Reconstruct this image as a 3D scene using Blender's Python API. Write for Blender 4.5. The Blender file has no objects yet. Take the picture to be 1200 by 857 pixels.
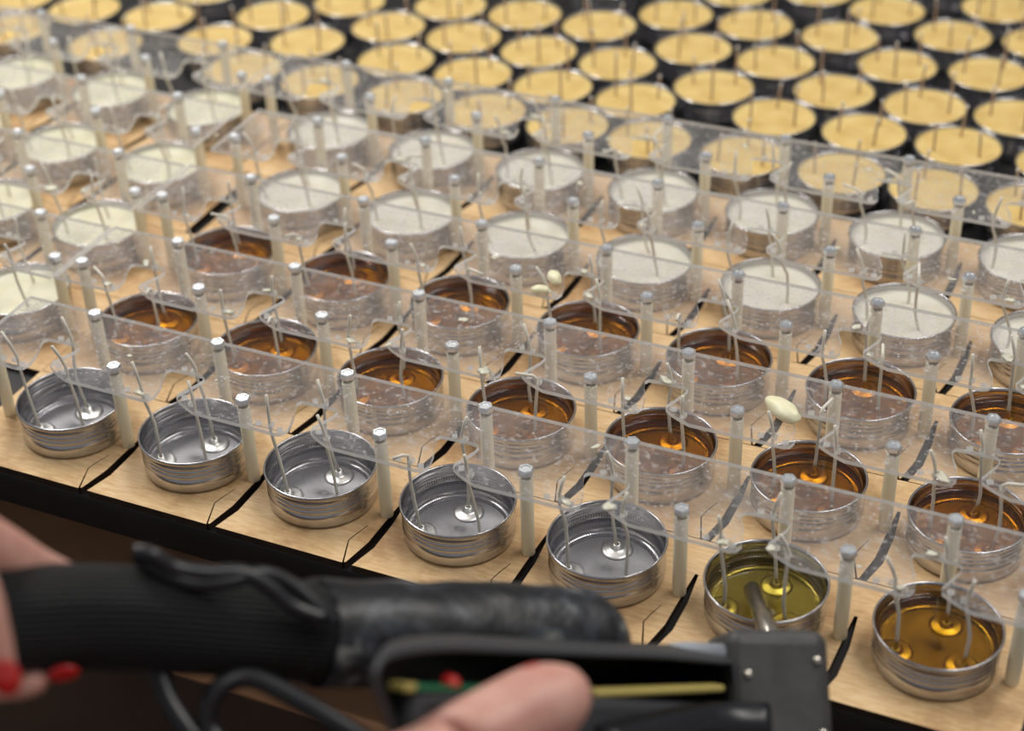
import bpy, bmesh, math, random
from mathutils import Vector, Matrix, noise
from mathutils.geometry import tessellate_polygon

# ------------------------------------------------------------------ units
# "pitch" units: 1 = distance between two tins in a row (107.8 mm).  z = 0 at the tin rims.
S = 0.1078
ZB = -0.265           # plywood top
ZT = ZB - 0.056       # table top under the plywood
ZS = 0.342            # underside of the clear strips
RP = 1.053            # row pitch
TABLE_H = 0.90
def V(x, y, z):
    return Vector((x*S, y*S, (z - ZB)*S + TABLE_H))

# ------------------------------------------------------------------ camera
F = 2071.5
CR = Vector((0.9131, 0.4066, -0.0304)); CU = Vector((-0.2090, 0.5307, 0.8214)); CF = Vector((-0.3501, 0.7436, -0.5696))
CP = Vector((7.019, -7.705, 7.032))
def W(px, py, d):                      # photo pixel + distance along the view axis -> pitch coordinates
    return CP + (CR*((px-600)/F) - CU*((py-428.5)/F) + CF)*d
def on_plane(px, py, z):
    d = CR*((px-600)/F) - CU*((py-428.5)/F) + CF
    return CP + d*((z-CP.z)/d.z)
scene = bpy.context.scene
cam = bpy.data.cameras.new('camera'); camo = bpy.data.objects.new('camera', cam)
scene.collection.objects.link(camo); scene.camera = camo
camo.matrix_world = Matrix(((CR.x, CU.x, -CF.x, 0), (CR.y, CU.y, -CF.y, 0), (CR.z, CU.z, -CF.z, 0), (0, 0, 0, 1)))
camo.location = V(*CP)
cam.sensor_width = 36; cam.lens = F/1200*36; cam.clip_start = .02
cam.dof.use_dof = True; cam.dof.focus_distance = 11.3*S; cam.dof.aperture_fstop = 3.9

# ------------------------------------------------------------------ world, lights, exposure
world = bpy.data.worlds.new('world'); scene.world = world; world.use_nodes = True
world.node_tree.nodes['Background'].inputs[0].default_value = (.97, .97, 1.0, 1)
world.node_tree.nodes['Background'].inputs[1].default_value = 0.19
def area(name, loc, size, power, col=(1, .965, .91)):
    l = bpy.data.lights.new(name, 'AREA'); l.shape = 'RECTANGLE'; l.size, l.size_y = size; l.energy = power; l.color = col
    o = bpy.data.objects.new(name, l); scene.collection.objects.link(o); o.location = loc
    return o
area('ceiling_lamp', (-.95, .75, 2.7), (.35, 1.6), 29)
area('ceiling_lamp', (1.15, .55, 2.7), (.35, 1.6), 17)
scene.view_settings.view_transform = 'Standard'; scene.view_settings.look = 'None'
scene.view_settings.gamma = 1; scene.view_settings.exposure = 0.46; scene.view_settings.use_curve_mapping = False
scene.cycles.transparent_max_bounces = 40; scene.cycles.max_bounces = 10
scene.cycles.glossy_bounces = 5; scene.cycles.sample_clamp_indirect = 6

# ------------------------------------------------------------------ materials
def srgb(r, g, b):
    f = lambda c: c/12.92 if c <= .04045 else ((c+.055)/1.055)**2.4
    return (f(r/255), f(g/255), f(b/255), 1)
class NT:
    def __init__(s, name):
        s.m = bpy.data.materials.new(name); s.m.use_nodes = True; s.t = s.m.node_tree; s.t.nodes.clear()
        s.out = s.n('ShaderNodeOutputMaterial')
    def n(s, kind, ins=None, **attr):
        nd = s.t.nodes.new(kind)
        for k, v in attr.items(): setattr(nd, k, v)
        for k, v in (ins or {}).items():
            if isinstance(v, bpy.types.NodeSocket): s.t.links.new(v, nd.inputs[k])
            else: nd.inputs[k].default_value = v
        return nd
    def math(s, op, a, b=0.0, clamp=False):
        return s.n('ShaderNodeMath', {0: a, 1: b}, operation=op, use_clamp=clamp).outputs[0]
    def coord(s, scale=(1, 1, 1)):
        c = s.n('ShaderNodeTexCoord')
        return s.n('ShaderNodeMapping', {'Vector': c.outputs['Object'], 'Scale': scale}).outputs[0]
    def noise(s, vec, scale, detail=3, rough=.55):
        return s.n('ShaderNodeTexNoise', {'Vector': vec, 'Scale': scale, 'Detail': detail, 'Roughness': rough}).outputs['Fac']
    def ramp(s, fac, stops):
        r = s.n('ShaderNodeValToRGB', {'Fac': fac}); e = r.color_ramp.elements
        while len(e) < len(stops): e.new(.5)
        for el, (p, c) in zip(e, stops): el.position = p; el.color = c
        return r.outputs['Color']
    def bump(s, h, strength, dist=.001):
        return s.n('ShaderNodeBump', {'Height': h, 'Strength': strength, 'Distance': dist}).outputs[0]
    def pbr(s, **ins):
        names = {'color': 'Base Color', 'rough': 'Roughness', 'metal': 'Metallic', 'normal': 'Normal', 'sss': 'Subsurface Weight',
                 'sss_r': 'Subsurface Radius', 'sss_s': 'Subsurface Scale', 'spec': 'Specular IOR Level', 'coat': 'Coat Weight', 'aniso': 'Anisotropic'}
        b = s.n('ShaderNodeBsdfPrincipled', {names[k]: v for k, v in ins.items()})
        s.surf(b.outputs[0]); return b
    def surf(s, o): s.t.links.new(o, s.out.inputs['Surface'])

def plain(name, col, rough=.5, metal=0, **kw):
    t = NT(name); t.pbr(color=col, rough=rough, metal=metal, **kw); return t.m

def m_plywood():
    t = NT('birch_plywood')
    g = t.noise(t.coord((22, 110, 22)), 3.2, 5, .6); big = t.noise(t.coord(), 17, 4, .62); sp = t.noise(t.coord(), 55, 3)
    c = t.ramp(g, [(.3, srgb(212, 174, 126)), (.55, srgb(230, 197, 150)), (.75, srgb(240, 214, 172))])
    stain_shade = t.ramp(big, [(.34, (.52, .38, .25, 1)), (.50, (.92, .87, .78, 1)), (.62, (1, 1, 1, 1))])  # wood stains, deepened to paint in shading around the tins
    c2 = t.n('ShaderNodeMix', {0: .75, 6: c, 7: stain_shade}, data_type='RGBA', blend_type='MULTIPLY').outputs[2]
    t.pbr(color=c2, rough=t.math('MULTIPLY_ADD', sp, .25), normal=t.bump(g, .15, .0006)); 
    t.t.nodes['Principled BSDF'].inputs['Roughness'].default_value = .5
    return t.m
def m_alu():
    t = NT('brushed_aluminium'); c = t.n('ShaderNodeTexCoord').outputs['Object']
    x = t.n('ShaderNodeSeparateXYZ', {0: c})
    ang = t.math('ARCTAN2', x.outputs[1], x.outputs[0])
    rad = t.math('POWER', t.math('ADD', t.math('MULTIPLY', x.outputs[0], x.outputs[0]), t.math('MULTIPLY', x.outputs[1], x.outputs[1])), .5)
    tick = t.math('MAXIMUM', t.math('SINE', t.math('MULTIPLY', ang, 130)), 0)
    # two knurled rings on the inner wall (fine relief)
    def band(z0, hw): return t.math('LESS_THAN', t.math('ABSOLUTE', t.math('SUBTRACT', x.outputs[2], z0)), hw)
    z0 = .0144
    kn = t.math('MULTIPLY', tick, t.math('ADD', band(z0+.0023, .0015), band(z0-.0025, .0015)))
    nn = t.n('ShaderNodeSeparateXYZ', {0: t.n('ShaderNodeTexCoord').outputs['Normal']})
    facing = t.math('ADD', t.math('MULTIPLY', x.outputs[0], nn.outputs[0]), t.math('MULTIPLY', x.outputs[1], nn.outputs[1]))
    kn = t.math('MULTIPLY', kn, t.math('LESS_THAN', facing, 0.0))
    foot = t.math('MULTIPLY', tick, band(.0022, .0011))
    cc = t.n('ShaderNodeCombineXYZ', {0: t.math('MULTIPLY', rad, 900), 1: t.math('MULTIPLY', ang, .6), 2: t.math('MULTIPLY', x.outputs[2], 900)})
    br = t.noise(cc.outputs[0], 1.0, 3)
    h = t.math('ADD', kn, t.math('MULTIPLY', foot, .6))
    flr = t.math('LESS_THAN', rad, .0325)
    ro = t.math('MULTIPLY_ADD', br, .03); t.t.nodes[ro.node.name].inputs[2].default_value = .17
    ro = t.math('ADD', ro, t.math('MULTIPLY', flr, .30))
    t.pbr(color=(.525, .52, .54, 1), metal=1.0, rough=ro, normal=t.bump(h, .9, .0007))
    return t.m
def m_acrylic(edge=False):
    t = NT('clear_acrylic_edge' if edge else 'clear_acrylic_haze_and_sheen')
    tr = t.n('ShaderNodeBsdfTransparent', {0: (.975, .975, .985, 1)}); hc = (.93, .94, .93, 1) if edge else (.83, .825, .84, 1)
    df = t.n('ShaderNodeBsdfDiffuse', {0: hc}); tl = t.n('ShaderNodeBsdfTranslucent', {0: hc})
    hz = t.n('ShaderNodeMixShader', {0: .5, 1: df.outputs[0], 2: tl.outputs[0]})
    gl = t.n('ShaderNodeBsdfGlossy', {'Color': (1, 1, 1, 1), 'Roughness': .06})
    fr = t.n('ShaderNodeFresnel', {0: 1.45})
    if edge: fac = .80
    else:
        co = t.coord()
        big = t.noise(co, 16, 5, .7); fine = t.noise(co, 190, 2, .5); scr = t.noise(t.coord((30, 260, 30)), 2.0, 2)
        spots = t.n('ShaderNodeTexVoronoi', {'Vector': co, 'Scale': 165.0, 'Randomness': 1.0}).outputs['Distance']
        a = t.ramp(big, [(.36, (.05, .05, .05, 1)), (.55, (.105, .105, .105, 1)), (.70, (.24, .24, .24, 1))])  # milky film haze, also painted in for the grey ceiling reflection
        b = t.ramp(fine, [(.58, (0, 0, 0, 1)), (.70, (.30, .30, .30, 1))])
        c = t.ramp(spots, [(.12, (.60, .60, .60, 1)), (.19, (0, 0, 0, 1))])
        msk = t.ramp(t.noise(co, 40, 2), [(.50, (0, 0, 0, 1)), (.60, (1, 1, 1, 1))])
        c = t.math('MULTIPLY', c, msk)
        d = t.ramp(scr, [(.66, (0, 0, 0, 1)), (.72, (.07, .07, .07, 1))])
        fac = t.math('ADD', t.math('ADD', a, b), t.math('ADD', c, d), True)
    m1 = t.n('ShaderNodeMixShader', {0: fac, 1: tr.outputs[0], 2: hz.outputs[0]})
    front = t.math('SUBTRACT', 1.0, t.n('ShaderNodeNewGeometry').outputs['Backfacing'])
    m2 = t.n('ShaderNodeMixShader', {0: t.math('MULTIPLY', fr.outputs[0], front), 1: m1.outputs[0], 2: gl.outputs[0]})
    t.surf(m2.outputs[0]); return t.m
def m_liquid(name, col, dens):
    t = NT(name)
    tr = t.n('ShaderNodeBsdfTransparent', {0: (1, 1, 1, 1)}); gl = t.n('ShaderNodeBsdfGlass', {'Color': (1, 1, 1, 1), 'Roughness': 0.0, 'IOR': 1.44})
    g = t.n('ShaderNodeNewGeometry')
    up = t.math('GREATER_THAN', t.math('ABSOLUTE', t.n('ShaderNodeSeparateXYZ', {0: g.outputs['True Normal']}).outputs[2]), .55)
    p = t.n('ShaderNodeSeparateXYZ', {0: t.n('ShaderNodeTexCoord').outputs['Object']}).outputs[2]
    fac = t.math('MULTIPLY', up, t.math('GREATER_THAN', p, .006))
    t.surf(t.n('ShaderNodeMixShader', {0: fac, 1: tr.outputs[0], 2: gl.outputs[0]}).outputs[0])
    va = t.n('ShaderNodeVolumeAbsorption', {'Color': col, 'Density': dens})
    t.t.links.new(va.outputs[0], t.out.inputs['Volume']); return t.m
def m_wax(name, a, b):
    t = NT(name); co = t.coord(); n1 = t.noise(co, 45, 4, .6)
    c = t.ramp(n1, [(.35, a), (.65, b)])
    t.pbr(color=c, rough=.42, sss=.25, sss_r=(.006, .004, .002), sss_s=1.0, normal=t.bump(t.noise(co, 70, 3), .35, .001)); return t.m
def m_sleeve():
    t = NT('black_rubber_sleeve'); co = t.coord()
    n1 = t.noise(co, 34, 5, .65)
    c = t.ramp(n1, [(.46, srgb(26, 27, 30)), (.58, srgb(60, 63, 70)), (.68, srgb(150, 152, 146))])
    t.pbr(color=c, rough=.42, normal=t.bump(t.noise(co, 60, 4), .5, .003)); return t.m
def m_braid():
    t = NT('black_braided_cover'); c = t.n('ShaderNodeTexCoord').outputs['UV']
    x = t.n('ShaderNodeSeparateXYZ', {0: c})
    a = t.math('SINE', t.math('MULTIPLY', t.math('ADD', x.outputs[0], x.outputs[1]), 6.283))
    b = t.math('SINE', t.math('MULTIPLY', t.math('SUBTRACT', x.outputs[0], x.outputs[1]), 6.283))
    h = t.math('MULTIPLY', a, b)
    col = t.ramp(h, [(0, srgb(14, 15, 16)), (.6, srgb(24, 26, 28)), (1, srgb(96, 98, 102))])
    t.pbr(color=col, rough=.6, normal=t.bump(h, .9, .0016)); return t.m
def m_skin():
    t = NT('skin'); co = t.coord()
    c = t.ramp(t.noise(co, 40, 3), [(.35, srgb(196, 140, 126)), (.65, srgb(216, 168, 152))])
    t.pbr(color=c, rough=.48, sss=.15, sss_r=(.006, .0025, .0015), sss_s=1.0, normal=t.bump(t.noise(co, 320, 3), .25, .0006)); return t.m
def m_noisy(name, a, b, scale, rough=.6, bump=.2):
    t = NT(name); n1 = t.noise(t.coord(), scale, 4)
    t.pbr(color=t.ramp(n1, [(.3, a), (.7, b)]), rough=rough, normal=t.bump(n1, bump, .002)); return t.m

M = dict(
    ply=m_plywood(), burnt=m_noisy('scorched_plywood_edge', srgb(24, 15, 10), srgb(52, 34, 22), 90),
    table=m_noisy('black_table_laminate', srgb(14, 13, 13), srgb(26, 24, 24), 30, .5, .05),
    wall=m_noisy('grey_painted_wall', srgb(150, 148, 144), srgb(162, 160, 156), 3, .8, .05),
    floor=m_noisy('dark_brown_floor', srgb(70, 52, 40), srgb(96, 74, 58), 4, .8),
    shelf=m_noisy('dark_shelf_board', srgb(176, 128, 92), srgb(196, 150, 112), 9, .7),
    alu=m_alu(), acr=m_acrylic(), acre=m_acrylic(True),
    nylon=plain('natural_nylon', srgb(236, 227, 198), .42, sss=.3, sss_r=(.004, .004, .003), sss_s=1.0),
    zinc=plain('zinc_plated_steel', (.86, .88, .90, 1), .36, 1),
    discs=plain('tinned_steel_disc', (.86, .85, .82, 1), .38, 1),
    amber=m_liquid('molten_amber_wax', (.992, .77, .0, 1), 96), gold=m_liquid('molten_golden_wax', (.996, .82, .0, 1), 92),
    pale=m_liquid('fresh_yellow_wax', (.994, .885, .0, 1), 88),
    white=m_wax('set_white_wax', srgb(226, 221, 202), srgb(236, 232, 218)),
    cream=m_wax('set_cream_wax', srgb(232, 228, 196), srgb(240, 237, 212)),
    yellow=m_wax('set_yellow_wax', srgb(212, 180, 110), srgb(226, 199, 132)),
    lump=m_wax('pale_yellow_wax_drip', srgb(232, 228, 190), srgb(240, 236, 206)),
    drip=plain('translucent_wax_drip', srgb(214, 212, 192), .35, sss=.4, sss_r=(.004, .004, .003), sss_s=1.0),
    wick=plain('waxed_cotton_wick', srgb(222, 216, 202), .6), wickb=plain('soaked_brown_wick', srgb(176, 150, 128), .6),
    wtip=plain('white_wick_tip', srgb(226, 222, 216), .6),
    sleeve=m_sleeve(), braid=m_braid(), cable=plain('black_cable', srgb(24, 25, 30), .35),
    gun=m_noisy('dark_grey_gun_metal', srgb(58, 58, 58), srgb(74, 74, 72), 60, .5),
    rim=plain('charcoal_plastic', srgb(58, 59, 62), .5), cavity=plain('black_plastic', srgb(13, 13, 14), .5),
    steel=plain('stained_steel_tube', (.50, .46, .40, 1), .26, 1),
    pcb=plain('green_circuit_board', srgb(36, 110, 74), .45), brass=plain('yellow_wax_seam', srgb(190, 172, 98), .5),
    red=plain('red_push_button', srgb(196, 40, 36), .35),
    skin=m_skin(), nail=plain('red_nail_varnish', srgb(200, 16, 18), .12, coat=1.0),
    sleevecloth=m_noisy('dark_cloth_cuff', srgb(30, 32, 40), srgb(44, 46, 54), 120, .9),
)

# ------------------------------------------------------------------ object helpers
def tag(o, label=None, cat=None, group=None, kind=None):
    for k, v in (('label', label), ('category', cat), ('group', group), ('kind', kind)):
        if v: o[k] = v
    return o
def obj(name, mesh, parent=None, loc=None, rotz=0):
    o = bpy.data.objects.new(name, mesh); scene.collection.objects.link(o)
    if parent: o.parent = parent
    if loc is not None: o.location = loc
    if rotz: o.rotation_euler.z = rotz
    return o
def thing(name, label, cat, loc, group=None, rotz=0):
    return tag(obj(name, None, None, loc, rotz), label, cat, group)
def mesh(name, verts, faces, mats, idx=None, smooth=True):
    m = bpy.data.meshes.new(name); m.from_pydata([tuple(v) for v in verts], [], faces)
    for k in (mats if isinstance(mats, (list, tuple)) else [mats]): m.materials.append(k)
    if idx: m.polygons.foreach_set('material_index', idx)
    m.polygons.foreach_set('use_smooth', [smooth]*len(m.polygons)); m.update(); return m
def lathe(name, prof, seg, mat, closed=False, smooth=True):
    """prof: list of (r, z) in metres; r == 0 makes a pole."""
    vs, fs, rows = [], [], []
    for r, z in prof:
        if r == 0: rows.append([len(vs)]*seg); vs.append((0, 0, z))
        else:
            rows.append(list(range(len(vs), len(vs)+seg)))
            vs += [(r*math.cos(2*math.pi*k/seg), r*math.sin(2*math.pi*k/seg), z) for k in range(seg)]
    n = len(rows)
    for a in range(n if closed else n-1):
        A, B = rows[a], rows[(a+1) % n]
        for k in range(seg):
            q = [A[k], A[(k+1) % seg], B[(k+1) % seg], B[k]]
            q = [v for i, v in enumerate(q) if v not in q[:i]]
            if len(q) > 2: fs.append(q)
    return mesh(name, vs, fs, mat, smooth=smooth)
def tube(name, pts, rad, mat, seg=8, uv=None):
    pts = [Vector(p) for p in pts]; n = len(pts)
    rad = rad if isinstance(rad, (list, tuple)) else [rad]*n
    vs, fs = [], []
    t0 = (pts[1]-pts[0]).normalized(); ref = t0.orthogonal().normalized()
    for i, p in enumerate(pts):
        t = (pts[min(i+1, n-1)]-pts[max(i-1, 0)]).normalized()
        ref = (ref - t*ref.dot(t)).normalized(); bi = t.cross(ref)
        vs += [p + (ref*math.cos(2*math.pi*k/seg) + bi*math.sin(2*math.pi*k/seg))*rad[i] for k in range(seg)]
    for i in range(n-1):
        for k in range(seg):
            fs.append((i*seg+k, i*seg+(k+1) % seg, (i+1)*seg+(k+1) % seg, (i+1)*seg+k))
    fs.append(tuple(range(seg-1, -1, -1))); fs.append(tuple(range((n-1)*seg, n*seg)))
    m = mesh(name, vs, fs, mat)
    if uv:
        lay = m.uv_layers.new(name='UVMap')
        for p in m.polygons:
            for li in p.loop_indices:
                vi = m.loops[li].vertex_index; i, k = divmod(vi, seg)
                if len(p.vertices) == 4 and k == 0 and max(v % seg for v in p.vertices) == seg-1: k = seg
                lay.data[li].uv = (i/(n-1)*uv[0], k/seg*uv[1])
    return m
def smooth_path(pts, per=6):
    pts = [Vector(p) for p in pts]; out = []
    for i in range(len(pts)-1):
        a, b, c, d = pts[max(i-1, 0)], pts[i], pts[i+1], pts[min(i+2, len(pts)-1)]
        for k in range(per):
            t = k/per
            out.append(.5*((2*b) + (c-a)*t + (2*a-5*b+4*c-d)*t*t + (3*b-a-3*c+d)*t**3))
    out.append(pts[-1]); return out
def plate(name, outer, holes, z0, z1, mats):
    """flat sheet with holes; outline in pitch units relative to the jig origin; slot 0 faces, slot 1 cut edges."""
    loops = [outer]+holes
    flat = [p for l in loops for p in l]
    tris = tessellate_polygon([[Vector((x, y, 0)) for x, y in l] for l in loops])
    n = len(flat)
    vs = [(x*S, y*S, z1*S) for x, y in flat]+[(x*S, y*S, z0*S) for x, y in flat]
    fs, idx = [], []
    for a, b, c in tris:
        (ax, ay), (bx, by), (cx, cy) = flat[a], flat[b], flat[c]
        if (bx-ax)*(cy-ay)-(by-ay)*(cx-ax) < 0: b, c = c, b
        fs += [(a, b, c), (a+n, c+n, b+n)]; idx += [0, 0]
    o = 0
    for li, l in enumerate(loops):
        ar = sum(l[i-1][0]*l[i][1]-l[i][0]*l[i-1][1] for i in range(len(l)))
        flip = (ar < 0) ^ (li > 0)
        for i in range(len(l)):
            a, b = o+i, o+(i+1) % len(l)
            fs.append((b, a, a+n, b+n) if flip else (a, b, b+n, a+n)); idx.append(1)
        o += len(l)
    m = mesh(name, vs, fs, mats, idx, False)
    bm = bmesh.new(); bm.from_mesh(m); bmesh.ops.recalc_face_normals(bm, faces=bm.faces); bm.to_mesh(m); bm.free()
    return m
def box(name, dims, mat, bevel=0, seg=2):
    bm = bmesh.new(); bmesh.ops.create_cube(bm, size=1); bmesh.ops.scale(bm, vec=dims, verts=bm.verts)
    if bevel: bmesh.ops.bevel(bm, geom=bm.edges[:], offset=bevel, segments=seg, affect='EDGES', profile=.5)
    m = bpy.data.meshes.new(name); bm.to_mesh(m); bm.free(); m.materials.append(mat)
    for p in m.polygons: p.use_smooth = bool(bevel) and len(p.vertices) < 20 and p.area < max(dims)**2*.02
    return m
def blob(name, r, mat, seed, amp=.3, sub=2):
    bm = bmesh.new(); bmesh.ops.create_icosphere(bm, subdivisions=sub, radius=1)
    for v in bm.verts:
        k = 1+amp*noise.noise(v.co*1.6+Vector((seed*3.1, seed, 0)))
        v.co = Vector((v.co.x*r[0], v.co.y*r[1], v.co.z*r[2]))*k
    m = bpy.data.meshes.new(name); bm.to_mesh(m); bm.free(); m.materials.append(mat)
    for p in m.polygons: p.use_smooth = True
    return m

# ------------------------------------------------------------------ setting: floor and table
fl = obj('floor', mesh('floor', [(-4, -4, 0), (5, -4, 0), (5, 5, 0), (-4, 5, 0)], [(0, 1, 2, 3)], M['floor'], smooth=False)); tag(fl, kind='structure')
wall = obj('wall_back', mesh('wall_back', [(-4, 4.5, 0), (5, 4.5, 0), (5, 4.5, 3.2), (-4, 4.5, 3.2)], [(0, 1, 2, 3)], M['wall'], smooth=False)); tag(wall, kind='structure')
tx0, tx1, ty0, ty1 = -9.5*S, 11*S, -.545*S, 11.5*S
tz = TABLE_H + (ZT-ZB)*S
table = thing('work_table', 'long black work table carrying the plywood jigs and the tins', 'table', ((tx0+tx1)/2, (ty0+ty1)/2, 0))
def part(name, m, parent, world):          # child placed by world position under an unrotated parent
    return obj(name, m, parent, Vector(world)-parent.location)
part('tabletop', box('tabletop', (tx1-tx0, ty1-ty0, .030), M['table'], .002), table, ((tx0+tx1)/2, (ty0+ty1)/2, tz-.015))
for sx in (tx0+.06, tx1-.06):
    for sy in (ty0+.10, ty1-.06):
        part('leg', box('leg', (.05, .05, tz-.030), M['table'], .003), table, (sx, sy, (tz-.030)/2))
part('undershelf', box('undershelf', (tx1-tx0-.16, ty1-ty0-.16, .02), M['shelf'], .002), table, ((tx0+tx1)/2, (ty0+ty1)/2+.02, .62))

# ------------------------------------------------------------------ jigs
NC = 7
def board_outline():
    front = [(-.62, -.524)]
    for j in range(NC-1):
        front += [(j+x, y) for x, y in [(.452, -.524), (.385, -.32), (.403, -.24), (.435, -.14), (.439, -.142), (.409, -.244), (.392, -.318), (.461, -.516),
                  (.472, -.512), (.515, -.295), (.523, -.03), (.534, .20), (.556, .20), (.578, -.07), (.574, -.325), (.522, -.524)]]
    return front+[(6.62, -.524), (6.62, .522), (-.62, .522)]
def strip_outline():
    o = [(-.60, -.21)]
    for j in range(NC):
        o += [(j+x, y) for x, y in [(-.30, -.213), (-.14, -.217), (-.10, -.20), (-.082, -.15), (-.105, -.04), (-.15, .06), (-.168, .12), (-.15, .15), (-.06, .158),
                                    (.09, .158), (.122, .135), (.115, .08), (.075, -.02), (.052, -.075), (.062, -.115), (.11, -.15), (.17, -.18), (.25, -.213)]]
    return o+[(6.60, -.21), (6.60, .555), (-.60, .555)]
WH = [(-.215, -.13), (0.0, .19), (.185, -.125)]      # wick holes
XH = [(-.30, -.145), (-.135, -.16), (.105, -.085), (-.075, .195)]
def rect(x, y, hx, hy, a=.5):
    c, s = math.cos(a), math.sin(a)
    return [(x+c*u*hx-s*v*hy, y+s*u*hx+c*v*hy) for u, v in ((-1, -1), (1, -1), (1, 1), (-1, 1))]
holes = [rect(j+x, y, .017, .017, 0) for j in range(NC) for x, y in WH]+[rect(j+x, y, .018, .011) for j in range(NC) for x, y in XH]
ST = .028
board_me = plate('base_board', board_outline(), [], ZT-ZB, 0, [M['ply'], M['burnt']])
strip_me = plate('clear_strip', strip_outline(), holes, 0, ST, [M['acr'], M['acre']])
hp = (ZS-ZB)*S
post_me = lathe('standoff_post', [(0, 0), (.0045, 0), (.0046, .0004), (.0046, hp-.0005), (.0043, hp), (0, hp)], 20, M['nylon'])
def bolt_mesh():
    h = .0042; R = .0056; vs, fs = [], []
    for z, r in ((0, R), (h*.72, R), (h, R*.86)):
        vs += [(r*math.cos(math.pi/3*k), r*math.sin(math.pi/3*k), z) for k in range(6)]
    for a in range(2): fs += [(a*6+k, a*6+(k+1) % 6, a*6+6+(k+1) % 6, a*6+6+k) for k in range(6)]
    b = len(vs)
    for z, r in ((h, R*.6), (h-.0006, R*.5)): vs += [(r*math.cos(math.pi/6*k), r*math.sin(math.pi/6*k), z) for k in range(12)]
    for k in range(12): fs.append((b+k, b+(k+1) % 12, b+12+(k+1) % 12, b+12+k))
    fs.append(tuple(range(b+12, b+24)))
    for k in range(6): fs += [(12+k, 12+(k+1) % 6, b+(2*k+2) % 12, b+2*k+1), (12+k, b+2*k+1, b+2*k)]
    fs.append((5, 4, 3, 2, 1, 0))
    m = mesh('bolt', vs, fs, M['zinc'], smooth=False)
    bm = bmesh.new(); bm.from_mesh(m); bmesh.ops.recalc_face_normals(bm, faces=bm.faces); bm.to_mesh(m); bm.free(); return m
bolt_me = bolt_mesh()
washer_r = random.Random(5)
def jig(ox, oy, label):
    t = thing('wicking_jig', label, 'jig', V(ox-.03, oy-.025, ZT), 'plywood wicking jigs in rows')
    dz = (ZB-ZT)*S
    obj('base_board', board_me, t, (0, 0, dz))
    st = obj('clear_strip', strip_me, t, (0, 0, dz+hp))
    for x, y in [(j-.5, 0.0) for j in range(NC+1)]+[(float(j), .5) for j in range(NC)]:
        if abs(ox+x) > 12: continue
        p = obj('standoff_post', post_me, t, (x*S, y*S, dz))
        obj('bolt', bolt_me, p, (0, 0, hp+ST*S), washer_r.uniform(0, 1))
    return t, st
jigs = {}
BL = {0: 'plywood jig with clear strip and bolted posts holding the row of empty tins',
      1: 'plywood jig with bolted clear strip right behind the empty tins, holding amber tins',
      2: 'plywood jig with bolted clear strip between the amber row and the white wax rows',
      3: 'plywood jig with bolted clear strip holding white wax tins straight behind the amber rows',
      4: 'plywood jig with bolted clear strip bordering the close-packed yellow wax tins'}
BX = {0: 0, 1: 0, 2: 0, 3: .01, 4: -.29}
for i in range(5): jigs['B', i] = jig(BX[i], i*RP, BL[i])
AL = {1: 'plywood jig of cream wax tins butted end to end with the first amber row jig',
      2: 'plywood jig of cream wax tins butted end to end with the second amber row jig',
      3: 'plywood jig of cream wax tins butted against the straight white wax row jig',
      4: 'plywood jig of cream wax tins beside the yellow tins, last of the cream rows'}
AX = {1: -7.23, 2: -7.24, 3: -7.35, 4: -7.55}
for i in range(1, 5): jigs['A', i] = jig(AX[i], i*RP-.015, AL[i])

# wax drips stuck on strips: (jig, x, y, size)
dr = random.Random(11)
def drip(key, x, y, r, flat=.5):
    st = jigs[key][1]
    m = blob('wax_drip', (r*dr.uniform(.8, 1.9), r*dr.uniform(.6, 1.2), r*flat), M['drip'], dr.random()*50, .75)
    o = obj('wax_drip', m, st, (x*S, y*S, (ST+.004)*S+r*flat*.45), dr.uniform(0, 3))
for key in jigs:
    for j in range(NC):
        if key[0] == 'A' and j < 3: continue
        for ex, ey in ((-.17, -.17), (.10, -.12), (-.05, .175)):
            if dr.random() < .38: drip(key, j+ex+dr.uniform(-.02, .02), ey, dr.uniform(.0018, .0036), .26)
        if dr.random() < .5: drip(key, j+dr.uniform(.2, .8), dr.uniform(-.15, .4), dr.uniform(.0012, .0026), .22)

# ------------------------------------------------------------------ tins
R = .371*S; H = -ZB*S
def tin_mesh():
    k = R/.040; h = H
    out = [(.0, .0010), (.0320, .0010), (.0340, 0), (.0366, 0), (.0381, .0008), (.0389, .0024), (.0391, .0050), (.0391, .0112), (.0385, .0122), (.0384, .0130),
           (.0389, .0140), (.0391, .0148), (.0389, .0156), (.0384, .0164), (.0384, .0170), (.0389, .0178), (.0391, .0186), (.0389, .0194), (.0384, .0202), (.0384, .0208), (.0389, .0216), (.0390, .0222), (.0388, .0230), (.0384, .0242)]
    out = [(r*k, z/.0286*h) for r, z in out]
    rim = [(.0391*k, h-.0028), (.0400*k, h-.0022), (.0403*k, h-.0011), (.0399*k, h-.0002), (.0392*k, h), (.0386*k, h-.0006), (.0384*k, h-.0022)]
    inn = [(.0380, .0248), (.0384, .0240), (.0379, .0230), (.0378, .0226), (.0383, .0216), (.0383, .0212), (.0378, .0202), (.0377, .0196), (.0384, .0186), (.0384, .0152),
           (.0381, .0147), (.0379, .0142), (.0381, .0137), (.0384, .0132), (.0384, .0066), (.0379, .0036), (.0366, .0020), (.0340, .0016), (0, .0016)]
    inn = [(r*k, z/.0286*h) for r, z in inn]
    return lathe('tin_body', out+rim+inn, 72, M['alu'])
tin_me = tin_mesh()
TF = .0018
def liquid_mesh(name, lvl, mat):
    z = H+lvl*S; r = .0373*R/.040
    return lathe(name, [(0, TF), (.0318, TF), (.0350, TF+.0008), (r-.0006, .0055), (r, .009), (r, z+.0004), (r-.0005, z), (r-.003, z), (r*.6, z), (r*.3, z), (0, z)], 64, mat)
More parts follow.
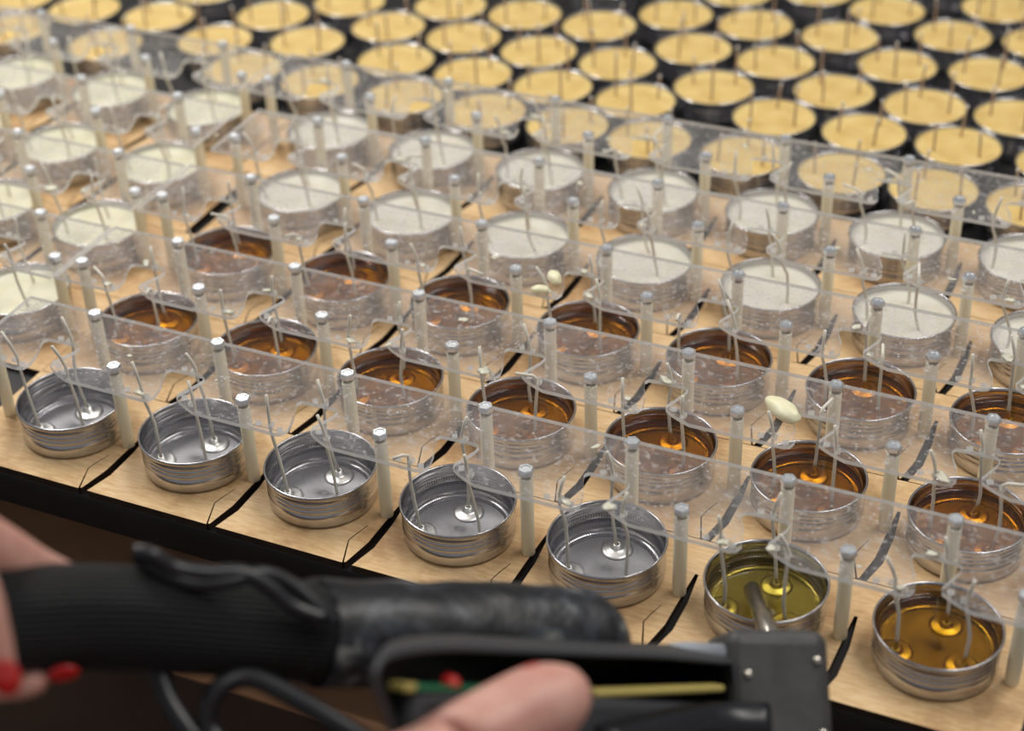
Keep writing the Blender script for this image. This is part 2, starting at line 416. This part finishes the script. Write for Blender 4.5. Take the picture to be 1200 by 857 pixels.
def solid_mesh(name, lvl, mat, seed):
    z = H+lvl*S; r = .0383*R/.040
    prof = [(.033, z-.006), (r, z-.005), (r, z+.0006), (r-.001, z), (r*.85, z-.0004), (r*.7, z-.0003), (r*.5, z), (r*.35, z+.0002), (r*.18, z), (0, z)]
    m = lathe(name, prof, 56, mat); rr = random.Random(seed)
    off = Vector((seed*2.7, seed*1.3, 0))
    for v in m.vertices:
        if v.co.z > z-.002 and v.co.xy.length < r-.0015: v.co.z += noise.noise(v.co*70+off)*.0007
    return m
amber_me = liquid_mesh('liquid_wax', -.058, M['amber']); gold_me = liquid_mesh('liquid_wax', -.065, M['gold']); pale_me = liquid_mesh('liquid_wax', -.135, M['pale'])
white_me = [solid_mesh('set_wax', -.055, M['white'], s) for s in range(4)]
cream_me = [solid_mesh('set_wax', -.05, M['cream'], s+9) for s in range(3)]
yellow_me = [solid_mesh('set_wax', -.028, M['yellow'], s+20) for s in range(5)]
disc_me = lathe('wick_base', [(0, .0008), (.0100, .0004), (.0108, .0006), (.0107, .0011), (.0085, .0016), (.0050, .0018), (.0036, .0026), (.0026, .0056), (.0016, .0058), (.0014, .005)], 32, M['discs'])
WB = [(-.205, -.125), (0.0, .185), (.172, -.115)]
rw = random.Random(42)
JSEG = (ZS-ZB)*S
def jig_wicks(t, liquid=True, level=None, style=None, hx=0):
    for k in range(3):
        bx, by = WB[k]; hx_, hy = WH[k]; hx_ += hx-.03; hy -= .025
        zlow = .004 if liquid else H+level*S-.003
        bx += rw.uniform(-.02, .02); by += rw.uniform(-.015, .015)
        f0 = zlow/JSEG
        if liquid: b0 = Vector((bx*S, by*S, zlow))
        else: b0 = Vector(((bx+(hx_-bx)*f0)*S, (by+(hy-by)*f0)*S, zlow))
        top = Vector((hx_*S, hy*S, JSEG+ST*S*.5))
        low = top-Vector((0, 0, .0062))
        kink = rw.uniform(.3, .7); bow = Vector((rw.uniform(-.035, .035)*S, rw.uniform(-.02, .02)*S, 0))
        mid = b0.lerp(top, kink)+bow
        up = JSEG+ST*S
        q = rw.random()
        pts = [b0, b0.lerp(mid, .5)+bow*.15, mid, mid.lerp(low, .55)+bow*.1, low, Vector((top.x, top.y, JSEG-.0005)), Vector((top.x, top.y, up+.0016))]
        e = pts[-1]; L = rw.uniform(.012, .021)
        if q < .80:
            tilt = rw.uniform(-.65, .35); ty = rw.uniform(-.25, .25)
            pts += [e+Vector((tilt*.3*L, ty*.3*L, L*.45)), e+Vector((tilt*L*.8, ty*L, L))]
        elif q < .93:
            a = rw.choice([rw.uniform(2.6, 3.6), rw.uniform(-.4, .5), rw.uniform(1, 2)])
            pts += [e+Vector((math.cos(a)*.003, math.sin(a)*.003, .0022)), e+Vector((math.cos(a)*L*.9, math.sin(a)*L*.9, .0035))]
        else:
            a = rw.uniform(-2.4, -.9)
            pts += [e+Vector((math.cos(a)*.004, math.sin(a)*.004, .0018)), e+Vector((math.cos(a)*.011, math.sin(a)*.011, .0016))] if k != 1 else [e+Vector((.001, .002, L*.6))]
        w = obj('wick', tube('wick', pts, .00118, M['wick'], 7), t)
        if liquid:
            obj('wick_base', disc_me, w, (bx*S, by*S, .0014))
def bare_wicks(t, a0, lmax=.044):
    for k in range(3):
        a = a0+k*2.0944; r = .22*S
        b = Vector((r*math.cos(a), r*math.sin(a), H-.0045)); L = rw.uniform(.024, lmax)
        l = Vector((rw.uniform(-.0025, .0025), rw.uniform(-.0025, .0025), 0))
        pts = [b, b+l*.3+Vector((0, 0, L*.4)), b+l*.5+Vector((0, 0, L*.7)), b+l+Vector((0, 0, L))]
        w = obj('wick', tube('wick', pts, .00115, M['wickb'], 6), t)
        obj('wick_tip', tube('wick_tip', [pts[-1]-Vector((0, 0, .0006)), pts[-1]+Vector((0, 0, .0012)), pts[-1]+Vector((0, 0, .0022))], [.0012, .0016, .0006], M['wtip'], 6), w)
ORD = ['first', 'second', 'third', 'fourth', 'fifth', 'sixth', 'seventh', 'eighth']
def tin(x, y, zbase, label, group=None, rot=0):
    t = thing('candle_tin', label, 'candle tin', V(x, y, zbase)+Vector((0, 0, .0002)), group, rot)
    obj('tin_body', tin_me, t)
    return t
COLREF = ['behind the fifth empty from the nozzle', 'behind the fourth empty from the nozzle', 'behind the third empty from the nozzle',
          'behind the second empty from the nozzle', 'behind the empty nearest the nozzle', 'behind the tin under the nozzle', 'behind the golden front tin']
ROWDX = [0, -.035, .002, .055]
for j in range(7):                                                  # front row
    if j < 5: lab = 'empty aluminium tin with three wicks, %s from the tin under the nozzle' % ORD[4-j]
    elif j == 5: lab = 'tin with shallow yellow molten wax, steel nozzle dipping into it'
    else: lab = 'front-row tin of clear golden wax with three shining wick discs'
    t = tin(j+[.02, .02, -.01, -.02, -.01, 0, .02][j], 0, ZB, lab, 'empty tins in the front row' if j < 5 else None)
    if j == 5: obj('liquid_wax', pale_me, t)
    if j == 6: obj('liquid_wax', gold_me, t)
    jig_wicks(t, True, {5: -.135, 6: -.08}.get(j))
for i in (1, 2):
    for j in range(7):
        t = tin(j+ROWDX[i]+rw.uniform(-.012, .012), i*RP+rw.uniform(-.01, .01), ZB, 'amber wax tin in the %s amber row, %s' % (['', 'first', 'second'][i], COLREF[j]), 'amber wax tins')
        obj('liquid_wax', amber_me, t); jig_wicks(t, True, -.085, hx=-ROWDX[i])
for j in range(7):
    t = tin(j+ROWDX[3]+rw.uniform(-.012, .012), 3*RP, ZB, 'white wax tin next to the amber rows, %s' % COLREF[j], 'white wax tins in the straight row')
    obj('set_wax', white_me[j % 4], t, None, j*1.3); jig_wicks(t, False, -.055, hx=-ROWDX[3])
for j in range(7):
    t = tin(j-.255, 4*RP-.02, ZB, 'white wax tin in the jig row bordering the yellow tins, %s from the jig gap' % ORD[j], 'white wax tins bordering the yellow ones')
    obj('set_wax', white_me[(j+2) % 4], t, None, j*.9); jig_wicks(t, False, -.055, hx=-.03)
for i, x0 in ((1, -1.19), (2, -1.21), (3, -1.31), (4, -1.51)):
    for j in range(4):
        if x0-j*1.02 < -4.8+.0: continue
        if i == 1 and j > 0: continue
        if i == 2 and j > 1: continue
        if i == 3 and j > 2: continue
        rowref = {1: 'level with the first amber row', 2: 'level with the second amber row', 3: 'level with the straight white row', 4: 'beside the yellow tins'}[i]
        t = tin(x0-j*1.03, i*RP-.005, ZB, 'cream wax tin %s, %s from the gap between jigs' % (rowref, ORD[j]), 'cream wax tins')
        obj('set_wax', cream_me[(i+j) % 3], t, None, i+j*1.7); jig_wicks(t, False, -.05, hx=AX[i]+6-j-(x0-j*1.03))
YEL = [(187.5,17),(97,10),(253,46),(117,55),(15,33),(283,80),(319,17),(360,48),(456,29),(410,2),(526,6),(464,69),(375,94),(472,114),(543,43),(615,16),(702,29),(552,86),(631,59),(722,74),(792,16),(646,101),(744,119),(567,133),(664,148),(757,164),(885,28),(812.6,56),(909,71.5),(836,101),(907,136),(958,-11),(863,-10),(984,42),(1040,11),(1117,41),(1171,8),(1051.6,76),(977.5,106),(1084,123.5),(1159,85.6),(1012.6,154),(1123,170),(1191,137),(1221,50),(866,188),(980,212),(1091,226),(1206,250),(1243,192),(240,-12),(22,-4),(710,-20),(1105,-22)]
ys = []
for px, py in YEL:
    q = on_plane(px, py, ZT-ZB); ys.append([q.x, q.y])
for it in range(30):                                                # no two tins may touch
    for a in range(len(ys)):
        ys[a][1] = max(ys[a][1], 4*RP+.522+.378)
        for b in range(a):
            dx, dy = ys[a][0]-ys[b][0], ys[a][1]-ys[b][1]; d = math.hypot(dx, dy)
            if d < .757:
                k = (.757-d)/2/d
                ys[a][0] += dx*k; ys[a][1] += dy*k; ys[b][0] -= dx*k; ys[b][1] -= dy*k
for n, (x, y) in enumerate(ys):
    k = min(max(round((y-5.02)/.68), 0), 6)
    lab = 'set yellow wax tin in the row partly under the jig strips' if k == 0 else 'set yellow wax tin with bare wicks, in the %s close-packed row from the jigs' % ORD[k]
    t = tin(x, y, ZT, lab, 'yellow wax tins, %s row from the jigs' % ORD[k])
    obj('set_wax', yellow_me[n % 5], t, None, n*1.1); bare_wicks(t, rw.uniform(0, 2.1), .030 if k == 0 else .044)

# lump of wax lying on a strip
def lump(px, py, r, label, rot):
    q = on_plane(px, py, ZS+ST)
    o = obj('wax_lump', blob('wax_lump', r, M['lump'], px, .18, 3), None, V(q.x, q.y, ZS+ST)+Vector((0, 0, r[2]*.82)), rot)
    tag(o, label, 'wax lump')
lump(917, 487, (.0168, .0074, .0060), 'long pale yellow lump of wax lying on the clear strip over amber tins', -.55)
lump(650, 330, (.0085, .0050, .0045), 'small flat chip of pale wax stuck around a wick behind the amber row', -.9)
lump(633, 343, (.0070, .0042, .0035), 'small pale wax chip by a strip notch above an amber tin', .3)

# ------------------------------------------------------------------ filling gun
def wv(px, py, d): return V(*W(px, py, d))
gun_o = wv(800, 800, 9.0)
gun = thing('filling_gun', 'black hand-held wax filling gun with steel nozzle and thick braided hose', 'filling gun', gun_o)
def gpart(name, m, parent=None):                                    # mesh given in world coordinates, moved into the gun's frame
    m.transform(Matrix.Translation(-gun_o)); return obj(name, m, parent or gun)
tip = on_plane(881, 690, -.125); tip = V(*tip)
nb = wv(908, 760, 9.62); ax = (nb-tip).normalized()
gpart('nozzle', tube('nozzle', [tip, tip+ax*.002, tip+(nb-tip)*.5, nb+ax*.02], [.0050, .0058, .0062, .0066], M['steel'], 20))
# head block, facing the viewer
bx_ = Vector(CR)*.95+Vector(CF)*.22-Vector(CU)*.05; bx_.normalize()
bz_ = Vector(CU)*.96+Vector(CF)*.28; bz_ = (bz_-bx_*bz_.dot(bx_)).normalized(); by_ = bz_.cross(bx_)
def oriented(m, c, scale=1):
    m.transform(Matrix(((bx_.x, by_.x, bz_.x, c.x), (bx_.y, by_.y, bz_.y, c.y), (bx_.z, by_.z, bz_.z, c.z), (0, 0, 0, 1)))); return m
hc = wv(899, 822, 9.22)
gpart('head_block', oriented(box('head_block', (.0600, .050, .076), M['gun'], .009, 4), hc))
for u, v in ((.021, .020), (-.020, .012), (.022, -.020)):
    s = lathe('screw', [(0, .0016), (.0022, .0016), (.0028, .0006), (.0028, -.001)], 12, M['steel'])
    s.transform(Matrix.Rotation(math.radians(90), 4, 'X')); gpart('screw', oriented(s, hc+bx_*u-by_*.0252+bz_*v))
# open handle housing: rim loop, cavity, board with push button
def hd(px): return 7.15+(px-440)/400*1.75
rimpx = [(860, 776), (780, 768), (700, 765), (600, 761), (530, 758), (480, 761), (452, 768), (440, 780), (436, 796), (441, 815), (449, 835), (458, 858), (470, 885), (490, 905), (540, 915), (640, 910), (760, 895), (860, 880)]
rp = [Vector(wv(x, y, hd(x))) for x, y in rimpx]
rs = smooth_path(rp+[rp[0]], 4)[:-1]
n = len(rs); depth = Vector(CF)*.030; cen = sum(rs, Vector())/n
vs, fs, ix = [], [], []
rings = [(0, 0), (.0004, .0010), (.0022, .0010), (.0028, -.001), (.0028, -.028), (-.001, -.031), (-.001, -.002)]
for inset, off in rings:
    for i in range(n):
        tng = (rs[(i+1) % n]-rs[i-1]).normalized(); nrm = tng.cross(Vector(CF)).normalized()
        if nrm.dot(cen-rs[i]) < 0: nrm = -nrm
        vs.append(rs[i]+nrm*inset-Vector(CF)*off)
for a in range(len(rings)):
    b = (a+1) % len(rings)
    for i in range(n):
        fs.append((a*n+i, a*n+(i+1) % n, b*n+(i+1) % n, b*n+i)); ix.append(1 if a in (2, 3) else 0)
fs.append(tuple(4*n+i for i in range(n))); ix.append(1)
hm = mesh('handle_housing', vs, fs, [M['rim'], M['cavity']], ix)
gpart('handle_housing', hm)
def slab(name, a, b, w_up, w_deep, mat, bev=.0015):               # bar between two world points
    L = (b-a).length; m = box(name, (L, w_deep, w_up), mat, bev)
    x = (b-a).normalized(); z = (Vector(CU)-x*x.dot(Vector(CU))).normalized(); y = z.cross(x); c = (a+b)/2
    m.transform(Matrix(((x.x, y.x, z.x, c.x), (x.y, y.y, z.y, c.y), (x.z, y.z, z.z, c.z), (0, 0, 0, 1)))); return m
gpart('inner_body', slab('inner_body', wv(466, 850, hd(466)+.12), wv(850, 862, hd(850)+.12), .036, .018, M['rim'], .006))
pb = gpart('circuit_board', slab('circuit_board', wv(476, 805, hd(476)+.06), wv(620, 808, hd(620)+.06), .0026, .012, M['pcb'], .0005))
gpart('solder_end', slab('solder_end', wv(465, 804.5, hd(465)+.05), wv(480, 804.5, hd(480)+.05), .0036, .010, M['brass'], .0008), gun)
gpart('wax_seam', slab('wax_seam', wv(690, 812, hd(690)+.04), wv(842, 806, hd(842)+.02), .0042, .010, M['brass'], .0015))
bt = blob('push_button', (.0048, .0040, .0036), M['red'], 3, .05, 3); bt.transform(Matrix.Translation(wv(528, 800, hd(528)+.02))); gpart('push_button', bt)
gpart('handle_tube', tube('handle_tube', smooth_path([wv(700, 880, hd(700)-.12), wv(770, 862, hd(770)-.12), wv(840, 850, hd(840)-.12), wv(900, 850, 8.82)], 4), .0125, M['cable'], 20))
gpart('tape_wrap', tube('tape_wrap', [wv(783, 763, 8.98), wv(800, 764, 9.02), wv(846, 766, 9.1)], [.004, .0055, .0055], plain('grey_tape', srgb(150, 156, 164), .5), 12))
# hose
hp_ = smooth_path([wv(-420, 770, 6.7), wv(-200, 745, 7.15), wv(0, 727, 7.55), wv(120, 723, 7.85), wv(240, 731, 8.1), wv(385, 742, 8.35)], 8)
gpart('braided_hose', tube('braided_hose', hp_, .0254, M['braid'], 48, uv=(110, 26)))
sp = smooth_path([wv(372, 742, 8.33), wv(380, 742, 8.35), wv(470, 744, 8.5), wv(560, 744, 8.68), wv(640, 746, 8.85), wv(690, 749, 8.95), wv(716, 752, 9.01), wv(733, 754, 9.05)], 6)
sr = []
for i in range(len(sp)):
    f = i/(len(sp)-1)*7
    r = [.0262, .0278, .0278, .0284, .0282, .0262, .0165, .0060]; k = min(int(f), 6)
    sr.append(r[k]+(r[k+1]-r[k])*(f-k))
sm = tube('hose_sleeve', sp, sr, M['sleeve'], 40)
for v in sm.vertices: v.co += v.normal*noise.noise(v.co*55)*.0016
sl = gpart('hose_sleeve', sm)
wb = blob('wax_drip', (.006, .005, .0045), M['brass'], 8, .4, 2); wb.transform(Matrix.Translation(wv(727, 745, 9.0))); gpart('wax_drip', wb, sl)
for pts, r in (([(158, 648, 7.82), (178, 650, 7.82), (205, 666, 7.86), (245, 672, 7.9), (285, 672, 7.95), (318, 690, 7.98), (345, 712, 8.0), (380, 725, 8.02)], .0042),
               ([(160, 652, 7.86), (185, 668, 7.86), (225, 684, 7.88), (270, 682, 7.92), (305, 672, 7.98), (340, 684, 8.03), (374, 712, 8.04), (392, 730, 8.05)], .0038),
               ([(176, 750, 8.0), (186, 785, 7.95), (200, 825, 7.9), (232, 868, 7.85), (262, 882, 7.82), (245, 850, 7.86), (252, 812, 7.86), (290, 794, 7.92), (345, 818, 7.9), (410, 857, 7.85), (470, 900, 7.8)], .0052)):
    gpart('cable', tube('cable', smooth_path([wv(*p) for p in pts], 6), r, M['cable'], 12))

# ------------------------------------------------------------------ person: two hands with forearms
pr_o = wv(300, 1200, 6.9)
person = thing('person', 'person with red nail varnish holding the filling gun and hose in both hands', 'person', pr_o)
def skinmesh(name, verts, edges, radii, mat, root):
    m = bpy.data.meshes.new(name); m.from_pydata([tuple(v-pr_o) for v in verts], edges, [])
    o = bpy.data.objects.new(name, m); scene.collection.objects.link(o)
    md = o.modifiers.new('s', 'SKIN'); md.use_smooth_shade = True
    for i, r in enumerate(radii):
        sv = m.skin_vertices[0].data[i]; sv.radius = (r, r) if not isinstance(r, tuple) else r; sv.use_root = (i == root)
    o.modifiers.new('b', 'SUBSURF').levels = 2
    dg = bpy.context.evaluated_depsgraph_get(); dg.update()
    em = bpy.data.meshes.new_from_object(o.evaluated_get(dg)); em.name = name
    bpy.data.objects.remove(o); em.materials.clear(); em.materials.append(mat)
    for p in em.polygons: p.use_smooth = True; p.material_index = 0
    return obj(name, em, person)
class Tree:
    def __init__(s): s.v, s.e, s.r = [], [], []
    def add(s, p, r, parent=None):
        s.v.append(Vector(p)); s.r.append(r)
        if parent is not None: s.e.append((parent, len(s.v)-1))
        return len(s.v)-1
    def chain(s, pts, parent):
        for p, r in pts: parent = s.add(p, r, parent)
        return parent
def nail(parent, c, along, out, w, l):
    m = blob('fingernail', (l, w, .0016), M['nail'], 1, .0, 3)
    x = along.normalized(); z = (out-x*x.dot(out)).normalized(); y = z.cross(x); c = c-pr_o
    m.transform(Matrix(((x.x, y.x, z.x, c.x), (x.y, y.y, z.y, c.y), (x.z, y.z, z.z, c.z), (0, 0, 0, 1))))
    obj('fingernail', m, parent)
# left hand: over the hose, index along its far side, other fingers over the front, thumb beneath
T = Tree()
wr = T.add(wv(-330, 560, 6.55), .026)
T.chain([(wv(-520, 640, 5.9), .033), (wv(-760, 780, 5.2), .040)], wr)
pm = T.add(wv(-205, 585, 6.95), .027, wr)
k1 = T.add(wv(-70, 618, 7.35), .018, pm)
T.chain([(wv(-10, 645, 7.55), .0165), (wv(40, 668, 7.75), .0120), (wv(88, 684, 7.95), .0088), (wv(118, 694, 8.08), .0072)], k1)
k2 = T.add(wv(-105, 620, 6.98), .0135, pm)
mf = [(wv(-50, 640, 6.92), .0105), (wv(-22, 700, 6.88), .0098), (wv(-8, 760, 6.94), .0092), (wv(2, 800, 7.02), .0078)]
T.chain(mf, k2)
k3 = T.add(wv(-190, 640, 6.75), .0130, pm)
T.chain([(wv(-150, 660, 6.66), .0102), (wv(-125, 725, 6.62), .0095), (wv(-110, 785, 6.7), .0082)], k3)
k4 = T.add(wv(-255, 650, 6.6), .0115, pm)
T.chain([(wv(-235, 680, 6.5), .0090), (wv(-215, 735, 6.46), .0084), (wv(-200, 780, 6.54), .0072)], k4)
th = T.add(wv(-180, 700, 7.35), .0150, pm)
T.chain([(wv(-110, 775, 7.62), .0125), (wv(-20, 800, 7.62), .0105), (wv(28, 800, 7.58), .0090), (wv(58, 795, 7.58), .0072)], th)
lh = skinmesh('left_hand', T.v, T.e, T.r, M['skin'], 0)
nail(lh, wv(8, 795, 6.90), wv(14, 818, 7.0)-wv(0, 770, 6.92), -Vector(CF)+Vector(CR)*.35, .0062, .0088)
nail(lh, wv(74, 790, 7.53), wv(92, 786, 7.55)-wv(52, 794, 7.53), -Vector(CF)*.6-Vector(CU)*.5, .0052, .0075)
# right hand: thumb laid over the open handle, fingers closed around its underside
T = Tree()
wr = T.add(wv(380, 1010, 6.75), .0270)
T.chain([(wv(180, 1130, 6.3), .033), (wv(-60, 1290, 5.8), .040)], wr)
pm = T.add(wv(490, 950, 7.10), .028, wr)
tb = T.add(wv(530, 880, 7.30), .0205, pm)
T.chain([(wv(590, 850, 7.46), .0215), (wv(632, 826, 7.56), .0212), (wv(662, 820, 7.62), .0195), (wv(682, 830, 7.66), .0130)], tb)
for n, (kx, ky, kd) in enumerate(((640, 930, 7.45), (625, 965, 7.32), (600, 995, 7.2), (565, 1015, 7.08))):
    kk = T.add(wv(kx, ky, kd), .0135-n*.0008, pm)
    T.chain([(wv(kx+75, ky-8, kd+.45), .0105-n*.0006), (wv(kx+60, ky-10, kd+.85), .0098-n*.0006), (wv(kx+5, ky-15, kd+1.0), .0082-n*.0005)], kk)
rh = skinmesh('right_hand', T.v, T.e, T.r, M['skin'], 0)
nail(rh, wv(612, 786, 7.58), wv(640, 772, 7.68)-wv(590, 798, 7.52), Vector(CU)+Vector(CF)*.25, .0075, .0095)
